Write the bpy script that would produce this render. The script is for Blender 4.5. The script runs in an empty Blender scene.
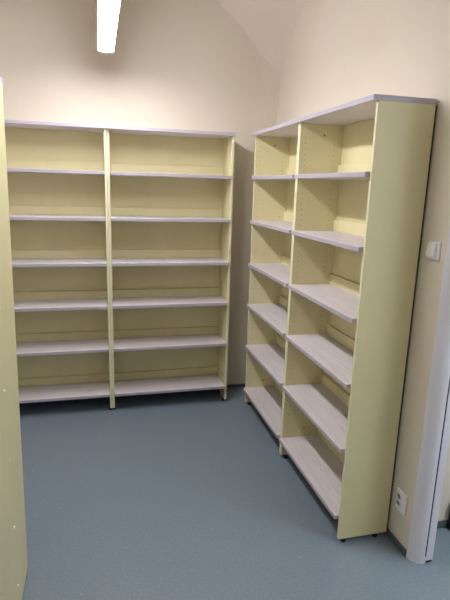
import bpy, bmesh, math, random
from mathutils import Matrix, Vector
random.seed(4)
S = 1.9                      # metres per survey unit
ZF = -0.1474
C = bpy.context.scene.collection
PI = math.pi

# ------------------------------------------------------------------ materials
def new_mat(name):
    m = bpy.data.materials.new(name); m.use_nodes = True
    nt = m.node_tree; b = nt.nodes['Principled BSDF']
    return m, nt, b

def plain(name, col, rough=0.5, metal=0.0, spec=0.5):
    m, nt, b = new_mat(name)
    b.inputs['Base Color'].default_value = (*col, 1)
    b.inputs['Roughness'].default_value = rough
    b.inputs['Metallic'].default_value = metal
    b.inputs['Specular IOR Level'].default_value = spec
    return m

def noisy(name, c1, c2, scale=(8, 8, 8), detail=4, rough=0.5, bump=0.0, bscale=60, lo=.35, hi=.65, spec=0.5):
    m, nt, b = new_mat(name)
    tc = nt.nodes.new('ShaderNodeTexCoord'); mp = nt.nodes.new('ShaderNodeMapping')
    mp.inputs['Scale'].default_value = scale
    nz = nt.nodes.new('ShaderNodeTexNoise'); nz.inputs['Scale'].default_value = 1.0
    nz.inputs['Detail'].default_value = detail
    cr = nt.nodes.new('ShaderNodeValToRGB')
    cr.color_ramp.elements[0].position = lo; cr.color_ramp.elements[0].color = (*c1, 1)
    cr.color_ramp.elements[1].position = hi; cr.color_ramp.elements[1].color = (*c2, 1)
    L = nt.links.new
    L(tc.outputs['Object'], mp.inputs['Vector']); L(mp.outputs['Vector'], nz.inputs['Vector'])
    L(nz.outputs['Fac'], cr.inputs['Fac']); L(cr.outputs['Color'], b.inputs['Base Color'])
    b.inputs['Roughness'].default_value = rough
    b.inputs['Specular IOR Level'].default_value = spec
    if bump:
        n2 = nt.nodes.new('ShaderNodeTexNoise'); n2.inputs['Scale'].default_value = bscale
        n2.inputs['Detail'].default_value = 3
        bp = nt.nodes.new('ShaderNodeBump'); bp.inputs['Strength'].default_value = bump
        bp.inputs['Distance'].default_value = 0.004
        L(tc.outputs['Object'], n2.inputs['Vector']); L(n2.outputs['Fac'], bp.inputs['Height'])
        L(bp.outputs['Normal'], b.inputs['Normal'])
    return m

M = {}
M['wall'] = noisy('painted_plaster', (.74, .68, .575), (.78, .72, .615), (1.6, 1.6, 1.6), 5, .9, .25, 35, spec=.2)
M['jamb'] = noisy('gloss_white_paint', (.76, .76, .85), (.79, .79, .88), (3, 3, 3), 3, .45)
M['vault'] = noisy('vault_plaster', (.72, .65, .555), (.76, .69, .595), (1.3, 1.3, 1.3), 5, .9, .25, 30, spec=.2)
M['yellow'] = noisy('pale_yellow_laminate', (.755, .695, .41), (.79, .73, .44), (5, 5, 2), 3, .48)
M['edge'] = plain('cream_edge_band', (.80, .78, .52), .45)
M['hole'] = plain('pin_hole_dark', (.20, .17, .08), .9)
M['recess_shade'] = plain('painted_recess_shade', (.22, .22, .27), .4)  # disc colour that paints the shade inside the socket recesses
M['board'] = plain('dark_hardboard', (.02, .022, .015), .8)
M['black'] = plain('black_plastic', (.012, .012, .014), .45)
M['seam'] = plain('dark_joint', (.01, .01, .02), .8)
M['base'] = plain('grey_vinyl_skirting', (.085, .115, .125), .5)
M['white'] = plain('white_plastic', (.88, .88, .93), .3)
M['housing'] = plain('white_lamp_housing', (.75, .74, .76), .4)
M['cap'] = plain('white_screw_cap', (.90, .90, .82), .35)

def wood():
    m, nt, b = new_mat('pale_ash_laminate')
    L = nt.links.new
    tc = nt.nodes.new('ShaderNodeTexCoord'); mp = nt.nodes.new('ShaderNodeMapping')
    mp.inputs['Scale'].default_value = (3.0, 42, 42)
    nz = nt.nodes.new('ShaderNodeTexNoise'); nz.inputs['Scale'].default_value = 1; nz.inputs['Detail'].default_value = 5
    nz.inputs['Distortion'].default_value = .6
    cr = nt.nodes.new('ShaderNodeValToRGB')
    e = cr.color_ramp.elements
    e[0].position = .32; e[0].color = (.66, .61, .62, 1)
    e[1].position = .68; e[1].color = (.76, .715, .73, 1)
    L(tc.outputs['Object'], mp.inputs['Vector']); L(mp.outputs['Vector'], nz.inputs['Vector'])
    L(nz.outputs['Fac'], cr.inputs['Fac']); L(cr.outputs['Color'], b.inputs['Base Color'])
    b.inputs['Roughness'].default_value = .42
    return m
M['wood'] = wood()
M['woodedge'] = plain('lilac_grey_edge_band', (.47, .44, .52), .4)

def floor_mat():
    m, nt, b = new_mat('blue_grey_vinyl_floor')
    L = nt.links.new
    tc = nt.nodes.new('ShaderNodeTexCoord')
    n1 = nt.nodes.new('ShaderNodeTexNoise'); n1.inputs['Scale'].default_value = 95; n1.inputs['Detail'].default_value = 4
    r1 = nt.nodes.new('ShaderNodeValToRGB')
    e = r1.color_ramp.elements
    e[0].position = .36; e[0].color = (.178, .228, .270, 1)
    e[1].position = .64; e[1].color = (.218, .272, .318, 1)
    L(tc.outputs['Object'], n1.inputs['Vector'])
    L(n1.outputs['Fac'], r1.inputs['Fac']); L(r1.outputs['Color'], b.inputs['Base Color'])
    b.inputs['Roughness'].default_value = .28
    # sparse pale specks
    vo = nt.nodes.new('ShaderNodeTexVoronoi'); vo.inputs['Scale'].default_value = 9
    th = nt.nodes.new('ShaderNodeMath'); th.operation = 'LESS_THAN'; th.inputs[1].default_value = .035
    mx = nt.nodes.new('ShaderNodeMix'); mx.data_type = 'RGBA'
    mx.inputs[7].default_value = (.36, .41, .46, 1)
    L(tc.outputs['Object'], vo.inputs['Vector']); L(vo.outputs['Distance'], th.inputs[0])
    L(th.outputs[0], mx.inputs[0]); L(r1.outputs['Color'], mx.inputs[6]); L(mx.outputs[2], b.inputs['Base Color'])
    return m
M['floor'] = floor_mat()

def glow(name, col, strength):
    m, nt, b = new_mat(name)
    b.inputs['Base Color'].default_value = (.8, .8, .8, 1)
    b.inputs['Emission Color'].default_value = (*col, 1)
    b.inputs['Emission Strength'].default_value = strength
    return m
M['tube'] = glow('lit_diffuser', (.985, .955, 1.0), 28.0)
M['tube_fill'] = glow('fill_diffuser', (1.0, .95, .95), 4.4)
M['tube_cool_fill'] = glow('cool_fill_diffuser', (.80, .88, 1.0), 17.0)

# ------------------------------------------------------------------ mesh helpers
def box(bm, x0, x1, y0, y1, z0, z1, bev=0.0, mi=0, seg=1):
    r = bmesh.ops.create_cube(bm, size=1)
    vs = r['verts']
    for v in vs:
        v.co = Vector((x0 + (v.co.x + .5) * (x1 - x0), y0 + (v.co.y + .5) * (y1 - y0), z0 + (v.co.z + .5) * (z1 - z0)))
    fs = set(f for v in vs for f in v.link_faces)
    for f in fs: f.material_index = mi
    if bev:
        es = list(set(e for v in vs for e in v.link_edges))
        r2 = bmesh.ops.bevel(bm, geom=es, offset=bev, segments=seg, profile=.5, affect='EDGES')
        for f in r2['faces']: f.material_index = mi
    return fs

def cyl(bm, p, axis, r, depth, n=16, mi=0, r2=None):
    q = Vector((0, 0, 1)).rotation_difference(Vector(axis)).to_matrix().to_4x4()
    res = bmesh.ops.create_cone(bm, cap_ends=True, segments=n, radius1=r, radius2=r if r2 is None else r2, depth=depth,
                                matrix=Matrix.Translation(p) @ q)
    for f in set(f for v in res['verts'] for f in v.link_faces): f.material_index = mi

def disc(bm, p, axis, r, n=8, mi=0):
    q = Vector((0, 0, 1)).rotation_difference(Vector(axis)).to_matrix().to_4x4()
    res = bmesh.ops.create_circle(bm, cap_ends=True, segments=n, radius=r, matrix=Matrix.Translation(p) @ q)
    for f in set(f for v in res['verts'] for f in v.link_faces): f.material_index = mi

def obj(name, bm, mats, parent=None, loc=None, smooth=False):
    me = bpy.data.meshes.new(name); bm.normal_update(); bm.to_mesh(me); bm.free()
    for m in (mats if isinstance(mats, (list, tuple)) else [mats]): me.materials.append(m)
    if smooth:
        for p in me.polygons: p.use_smooth = True
    o = bpy.data.objects.new(name, me); C.objects.link(o)
    if parent: o.parent = parent
    if loc is not None: o.location = loc
    return o

def thing(name, label, cat, loc=(0, 0, 0), rot=(0, 0, 0), group=None):
    o = bpy.data.objects.new(name, None); C.objects.link(o)
    o.location = loc; o.rotation_euler = rot; o.empty_display_size = .1
    o['label'] = label; o['category'] = cat
    if group: o['group'] = group
    return o

def dup(root, loc, rot, label):
    r = root.copy(); C.objects.link(r); r.location = loc; r.rotation_euler = rot; r['label'] = label
    for ch in list(root.children):
        c = ch.copy(); C.objects.link(c); c.parent = r
        for g in list(ch.children):
            d = g.copy(); C.objects.link(d); d.parent = c
    return r

def struct(name, bm, m, smooth=False):
    o = obj(name, bm, m, smooth=smooth); o['kind'] = 'structure'
    return o

def prism(bm, pts, z0, z1, mi=0):
    n = len(pts)
    a = [bm.verts.new((x, y, z0)) for x, y in pts]; b = [bm.verts.new((x, y, z1)) for x, y in pts]
    for i in range(n):
        f = bm.faces.new((a[i], a[(i + 1) % n], b[(i + 1) % n], b[i])); f.material_index = mi
    bm.faces.new(a[::-1]).material_index = mi; bm.faces.new(b).material_index = mi

# ------------------------------------------------------------------ room measures
YB = 0.296            # back wall
XR = 1.375            # right wall
XL = -1.375           # left wall
YC = -0.915           # centre of the vault bay
HB = YB - YC          # half length of the bay
YE = YC - HB          # line between the bays
Y2 = YE - 2 * HB      # front wall
ZC = (0.83 - ZF) * S
RS = 1.035 * S
def vault_z(x, y):
    yc = YC if y >= YE else YC - 2 * HB
    return ZC + math.sqrt(RS * RS - x * x - (y - yc) ** 2)

# floor
bm = bmesh.new()
box(bm, XL - .1, 4.2, Y2 - .1, YB + .1, -.10, 0)
struct('floor', bm, M['floor'])

# vaulted ceiling: two domed bays, thick shell
bm = bmesh.new()
nx, ny = 44, 84
g = [[bm.verts.new((XL + (XR - XL) * i / nx, Y2 + (YB - Y2) * j / ny, 0)) for j in range(ny + 1)] for i in range(nx + 1)]
for row in g:
    for v in row: v.co.z = vault_z(v.co.x, v.co.y)
for i in range(nx):
    for j in range(ny):
        bm.faces.new((g[i][j], g[i][j + 1], g[i + 1][j + 1], g[i + 1][j]))
# the springing narrows to a chamfer down the corner
for sx in (1, -1):
    zt, zb_ = 2.83, 2.28
    a0 = .155
    pa = []; pb = []
    for k in range(9):
        t = k / 8; z = zt + (zb_ - zt) * t
        w = a0 * (1 - t ** 1.6) + .001
        pa.append(bm.verts.new((sx * (XR - w), YB + .004 * t, z))); pb.append(bm.verts.new((sx * (XR + .002), YB - w * .35, z)))
    for k in range(8):
        f = (pa[k], pa[k + 1], pb[k + 1], pb[k])
        bm.faces.new(f if sx < 0 else f[::-1])
ceil = struct('ceiling', bm, M['vault'], smooth=True)

def arc_wall(name, fixed, along, a0, a1, zlow, outward, thick=.12, n=40, mat='wall'):
    """wall whose top follows the vault; along = 'x' or 'y'"""
    bm = bmesh.new(); lo = []; hi = []; lo2 = []; hi2 = []
    for k in range(n + 1):
        a = a0 + (a1 - a0) * k / n
        x, y = (a, fixed) if along == 'x' else (fixed, a)
        z = vault_z(x, y) + .02
        ox, oy = outward[0] * thick, outward[1] * thick
        lo.append(bm.verts.new((x, y, zlow))); hi.append(bm.verts.new((x, y, z)))
        lo2.append(bm.verts.new((x + ox, y + oy, zlow))); hi2.append(bm.verts.new((x + ox, y + oy, z)))
    for k in range(n):
        bm.faces.new((lo[k], lo[k + 1], hi[k + 1], hi[k])); bm.faces.new((lo2[k + 1], lo2[k], hi2[k], hi2[k + 1]))
        bm.faces.new((hi[k], hi[k + 1], hi2[k + 1], hi2[k])); bm.faces.new((lo[k + 1], lo[k], lo2[k], lo2[k + 1]))
    bm.faces.new((lo[0], hi[0], hi2[0], lo2[0])); bm.faces.new((lo[n], lo2[n], hi2[n], hi[n]))
    bmesh.ops.recalc_face_normals(bm, faces=bm.faces)
    return bm

struct('wall_back', arc_wall('b', YB, 'x', XL, XR, 0, (0, 1)), M['wall'])
struct('wall_left', arc_wall('l', XL, 'y', Y2, YB, 0, (-1, 0), n=80), M['wall'])
struct('wall_front', arc_wall('f', Y2, 'x', XL, XR, 0, (0, -1)), M['wall'])
# right wall: full height up to the opening, a head over it, and a far pier
YO = -1.955                     # where the rounded corner starts
YO2 = -3.15                     # other side of the opening
TH = .105
RND = .055
bm = arc_wall('r', XR, 'y', YO, YB, 0, (1, 0), thick=TH)
bm2 = arc_wall('r', XR, 'y', YO2, YO, 2.45, (1, 0), thick=TH)
me = bpy.data.meshes.new('tmp'); bm2.to_mesh(me); bm2.free(); bm.from_mesh(me)
bm3 = arc_wall('r', XR, 'y', Y2, YO2, 0, (1, 0), thick=TH)
bm3.to_mesh(me); bm3.free(); bm.from_mesh(me); bpy.data.meshes.remove(me)
struct('wall_right', bm, M['wall'])
# rounded end of the wall beside the opening
bm = bmesh.new()
pts = [(XR, YO)]
for k in range(0, 11):
    a = k / 10 * PI / 2
    pts.append((XR + RND - RND * math.cos(a), YO - RND * math.sin(a)))
pts += [(XR + RND + .006, YO - RND), (XR + RND + .006, YO)]
prism(bm, pts, 0, 2.45)
bmesh.ops.recalc_face_normals(bm, faces=bm.faces)
struct('trim_1', bm, M['jamb'])
# door frame at the far side of that end, behind a dark joint
bm = bmesh.new()
x0 = XR + RND + .006
box(bm, x0, x0 + .008, YO - RND + .002, YO, .04, 2.45, mi=1)
box(bm, x0, x0 + .008, YO - RND + .002, YO, 0, .04)
box(bm, x0 + .008, x0 + .050, YO - RND + .002, YO + .0, 0.012, 2.45, .003)
box(bm, x0 + .008, x0 + .046, YO - RND + .006, YO + .0, 0.0, .012, mi=1)
struct('door_1', bm, [M['jamb'], M['seam']])

# the space beyond the opening
YW = -1.79
bm = bmesh.new(); box(bm, XR + TH + .001, 4.2, YW, YW + .1, 0, 2.75); struct('wall_beyond', bm, M['wall'])
bm = bmesh.new(); box(bm, 4.1, 4.2, Y2, YW, 0, 2.75); struct('wall_far', bm, M['wall'])
bm = bmesh.new(); box(bm, XR + TH + .001, 4.1, Y2 - .1, Y2, 0, 2.75); struct('wall_near', bm, M['wall'])
bm = bmesh.new(); box(bm, XR + TH + .001, 4.2, Y2 - .1, YW + .1, 2.75, 2.85); struct('ceiling_beyond', bm, M['wall'])
# skirtings
bm = bmesh.new(); box(bm, XL, XR, YB - .008, YB, 0, .028, .002); struct('baseboard_back', bm, M['base'])
bm = bmesh.new(); box(bm, XR - .007, XR, YO + .004, YB - .008, 0, .042, .002); struct('baseboard_right', bm, M['base'])
bm = bmesh.new(); box(bm, XL, XL + .008, Y2, YB - .008, 0, .042, .002); struct('baseboard_left', bm, M['base'])
bm = bmesh.new(); box(bm, XR + TH + .002, 4.09, YW - .008, YW, 0, .045, .002); struct('baseboard_beyond', bm, M['base'])

# ------------------------------------------------------------------ bookcases
TP = 0.0227
T = 0.0185
HT = 2.180
FOOT = 0.023
SH = [1.8649, 1.5353, 1.2005, 0.8727, 0.5288, 0.1535]
PR = 0.022
TPR = 0.0242
def make_bookcase(label, W, D, group=None, caps=None):
    root = thing('bookcase', label, 'bookcase', group=group)
    for s, xa in ((0, 0.0005), (1, W - T)):
        bm = bmesh.new()
        box(bm, xa, xa + T - .001, 0.0, D, FOOT, HT - TP - .0005, .001)
        for f in bm.faces:                                   # paler band on the front edge
            if f.normal.y < -.5: f.material_index = 2
        inner = xa + T - .001 + .0004 if s == 0 else xa - .0004
        ax = (1, 0, 0) if s == 0 else (-1, 0, 0)
        for yy in (.037, D - .06):
            z = .19
            while z < HT - .08:
                if min(abs(z - (q - TP / 2)) for q in SH) > .03:
                    disc(bm, (inner, yy, z), ax, .0027, 8, 1)
                z += .032
        for (yy, z) in ((D * .55, HT - .085), (D * .55, SH[5] + .06)):
            disc(bm, (inner, yy, z), ax, .0062, 12, 1)
        obj('side_panel', bm, [M['yellow'], M['hole'], M['edge']], root)
    bm = bmesh.new()
    box(bm, .0004, W - .0004, -TPR, D, HT - TP, HT, .0012)
    for f in bm.faces:
        if abs(f.normal.z) < .5: f.material_index = 1
    obj('top_panel', bm, [M['wood'], M['woodedge']], root)
    bm = bmesh.new()
    box(bm, T, W - T, D - .007, D, .13, HT - TP - .001)
    obj('back_panel', bm, M['yellow'], root)
    bm = bmesh.new()
    box(bm, .001, W - .001, D + .0002, D + .0055, .03, HT - TP - .004)
    bb = obj('backing_board', bm, M['yellow'] if caps else M['board'], root)
    if not caps: bb['label'] = 'thin dark hardboard back'
    for z in SH:
        bm = bmesh.new()
        box(bm, T + .001, W - T - .001, -PR, D - .008, -TP, 0, .0012)
        for f in bm.faces:
            if abs(f.normal.z) < .5: f.material_index = 1
        obj('shelf', bm, [M['wood'], M['woodedge']], root, (0, 0, z))
        bm = bmesh.new()
        box(bm, T + .001, W - T - .001, D - .026, D - .008, 0.0005, .066, .0012)
        obj('back_rail', bm, M['yellow'], root, (0, 0, z))
    for fx in (.016, W - .016):
        for fy in (.035, D - .06):
            bm = bmesh.new()
            cyl(bm, (0, 0, .005), (0, 0, 1), .0135, .010, 16)
            cyl(bm, (0, 0, .017), (0, 0, 1), .006, .014, 10)
            f = obj('foot', bm, M['black'], root, (fx, fy, 0))
    if caps:
        for (yy, z) in caps:
            bm = bmesh.new()
            cyl(bm, (0, 0, 0), (1, 0, 0), .0062, .004, 12, r2=.005)
            c = obj('screw_cap', bm, M['cap'], root, (-.001, yy, z)); c.rotation_euler = (0, PI, 0)
            c['label'] = 'white plastic screw cap'
    return root

DB = .279
WB = 0.9426
GA = 'pale yellow bookcases along the walls'
b1 = make_bookcase('pale yellow bookcase on the back wall, right of its joined pair, near the corner', WB, DB, GA)
b1.location = (0, 0, 0)
dup(b1, (-WB, 0, 0), (0, 0, 0), 'pale yellow bookcase on the back wall, left of its joined pair, behind the near cabinet')
WR = 0.8605
XF = 1.0836
r1 = make_bookcase('yellow bookcase on the right wall with its broad end panel beside the light switch', WR, DB, GA)
r1.location = (XF, -1.789 + WR, 0); r1.rotation_euler = (0, 0, -PI / 2)
dup(r1, (XF, -1.789 + 2 * WR, 0), (0, 0, -PI / 2), 'yellow bookcase on the right wall, far one of its joined pair, near the corner')
l1 = make_bookcase('tall deep bookcase cut off at the left edge, bare yellow side with white caps', .86, .58, None,
                   caps=[(.31, 1.67), (.31, 1.36), (.31, 1.045), (.29, .75), (.28, .448), (.27, .165)])
l1.location = (-.436, -1.65, 0); l1.rotation_euler = (0, math.radians(-.75), PI); l1.scale = (1, 1, .989)

# ------------------------------------------------------------------ ceiling lamp
def make_lamp(label, loc, L, W, mat, ztop):
    root = thing('ceiling_lamp', label, 'lamp', loc)
    n = 10; rr = W / 2
    def outline(w, l, r):
        pts = []
        for (cx, cy, a0) in ((w / 2 - r, -r, 0), (-w / 2 + r, -r, 90), (-w / 2 + r, -l + r, 180), (w / 2 - r, -l + r, 270)):
            for k in range(n + 1):
                a = math.radians(a0 + 90 * k / n); pts.append((cx + r * math.cos(a), cy + r * math.sin(a)))
        return pts
    # diffuser: shallow rounded trough
    bm = bmesh.new()
    rings = []
    for (sc, z) in ((0.0, .030), (0.0, .014), (.004, .004), (.008, 0.0)):
        rings.append([bm.verts.new((x, y - sc, z)) for x, y in outline(W - 2 * sc, L - 2 * sc, max(.012 - sc, .004))])
    for a, b in zip(rings, rings[1:]):
        for k in range(len(a)):
            bm.faces.new((a[k], b[k], b[(k + 1) % len(a)], a[(k + 1) % len(a)]))
    bm.faces.new(rings[-1]); bm.faces.new(rings[0])
    bmesh.ops.recalc_face_normals(bm, faces=bm.faces)
    d = obj('diffuser', bm, mat, root); d['label'] = 'glowing white diffuser'
    # half-round cap closing the end of the trough
    for yy, sg in ((-.001, 1), (-L + .001, -1)):
        bm = bmesh.new(); m_ = 16
        prism(bm, [((rr + .001) * math.cos(PI * k / m_), yy + sg * (.062 * math.sin(PI * k / m_) + .0015)) for k in range(m_ + 1)], .001, .030)
        bmesh.ops.recalc_face_normals(bm, faces=bm.faces)
        bmesh.ops.bevel(bm, geom=[e for e in bm.edges if all(v.co.z < .002 for v in e.verts)], offset=.006, segments=2, affect='EDGES')
        obj('end_cap', bm, M['housing'], root)
    bm = bmesh.new()
    prism(bm, [(x, y + .064) for x, y in outline(W + .006, L + .128, rr * .98)], .0305, .072)
    bmesh.ops.recalc_face_normals(bm, faces=bm.faces)
    obj('housing', bm, M['housing'], root)
    for yy in (-.28, -L + .28):
        bm = bmesh.new(); h = ztop(loc[0], loc[1] + yy) - loc[2]
        cyl(bm, (0, yy, (.07 + h) / 2), (0, 0, 1), .005, h - .07 + .01, 10)
        cyl(bm, (0, yy, h - .02), (0, 0, 1), .03, .05, 16)
        obj('suspension_rod', bm, M['housing'], root)
    return root
make_lamp('long glowing white fluorescent lamp hanging near the back wall at the top', (.006, -.180, 2.618), 1.50, .100, M['tube'], vault_z)
make_lamp('added unseen fill lamp hanging behind the camera', (.008, YC - 2 * HB + .75, 2.654), 1.56, .117, M['tube_fill'], vault_z)  # unseen lamp added as weak fill for faces turned to the camera
make_lamp('added unseen cool fill lamp beyond the opening', (2.3, -2.2, 2.45), 1.56, .2, M['tube_cool_fill'], lambda x, y: 2.75)  # unseen lamp added as bluish fill, in place of daylight from that side

# ------------------------------------------------------------------ switch, socket, dark thing beyond
sw = thing('light_switch', 'white square light switch on the right wall beside the bookcase end', 'switch', (XR, -1.884, 1.532))
bm = bmesh.new(); box(bm, -.010, .0005, -.041, .041, -.041, .041, .004, seg=2); obj('frame', bm, M['white'], sw)
bm = bmesh.new(); box(bm, -.014, 0, -.029, .029, -.031, .031, .002, seg=2)
rk = obj('rocker', bm, M['white'], sw, (-.0075, .004, .003)); rk.rotation_euler = (0, math.radians(5), math.radians(-3))

so = thing('power_socket', 'white double power socket low on the right wall near the floor', 'socket', (XR, -1.872, .262))
bm = bmesh.new(); box(bm, -.012, .0005, -.041, .041, -.056, .056, .004, seg=2); obj('plate', bm, M['white'], so)
for zz in (.026, -.012):
    bm = bmesh.new()
    # raised ring with a recess, its shade painted on a dark grey disc
    n = 24; rings = []
    for (r, x) in ((.0195, -.011), (.0190, -.020), (.0165, -.020), (.0155, -.010)):
        rings.append([bm.verts.new((x, r * math.cos(2 * PI * k / n), r * math.sin(2 * PI * k / n))) for k in range(n)])
    for a, b in zip(rings, rings[1:]):
        for k in range(n): bm.faces.new((a[k], a[(k + 1) % n], b[(k + 1) % n], b[k]))
    bm.faces.new(rings[-1])
    bmesh.ops.recalc_face_normals(bm, faces=bm.faces)
    o = obj('outlet', bm, M['white'], so, (0, .010, zz))
    bm = bmesh.new()
    for yy in (-.0085, .0085): cyl(bm, (-.0138, yy, -.002), (1, 0, 0), .0035, .002, 10)
    obj('pin_hole', bm, M['black'], o)
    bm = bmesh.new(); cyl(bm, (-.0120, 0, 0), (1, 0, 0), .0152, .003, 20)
    obj('recess_shade', bm, M['recess_shade'], o)
    bm = bmesh.new(); cyl(bm, (-.016, 0, .008), (1, 0, 0), .0025, .010, 10); obj('earth_pin', bm, plain('steel_pin', (.6, .6, .6), .3, 1), o)

bm = bmesh.new()
box(bm, 1.728, 1.95, -1.83, -1.80, 0, .16, .006, seg=2)
box(bm, 1.733, 1.945, -1.827, -1.803, .1599, .168, .003)
o = obj('storage_box', bm, M['black']); o['label'] = 'low black box on the floor beyond the opening, at the right edge'; o['category'] = 'box'

# ------------------------------------------------------------------ camera
q = dict(f=496.20022, rx=1.34643, ry=0.02974, rz=-0.2533, cx=-0.04003, cy=-1.99386, cz=0.79071)
Rm = Matrix.Rotation(q['rz'], 4, 'Z') @ Matrix.Rotation(q['rx'], 4, 'X') @ Matrix.Rotation(q['ry'], 4, 'Z')
cd = bpy.data.cameras.new('camera'); cam = bpy.data.objects.new('camera', cd); C.objects.link(cam)
cam.matrix_world = Matrix.Translation((q['cx'] * S, q['cy'] * S, (q['cz'] - ZF) * S)) @ Rm
cd.sensor_fit = 'HORIZONTAL'; cd.sensor_width = 36; cd.lens = q['f'] / 450 * 36
cd.clip_start = .02
sc = bpy.context.scene
sc.camera = cam

w = bpy.data.worlds.new('world'); sc.world = w; w.use_nodes = True
w.node_tree.nodes['Background'].inputs[0].default_value = (.5, .6, .8, 1)
w.node_tree.nodes['Background'].inputs[1].default_value = .05

vs = sc.view_settings
vs.view_transform = 'Standard'; vs.look = 'None'; vs.gamma = 1; vs.use_curve_mapping = False
vs.exposure = 1.24
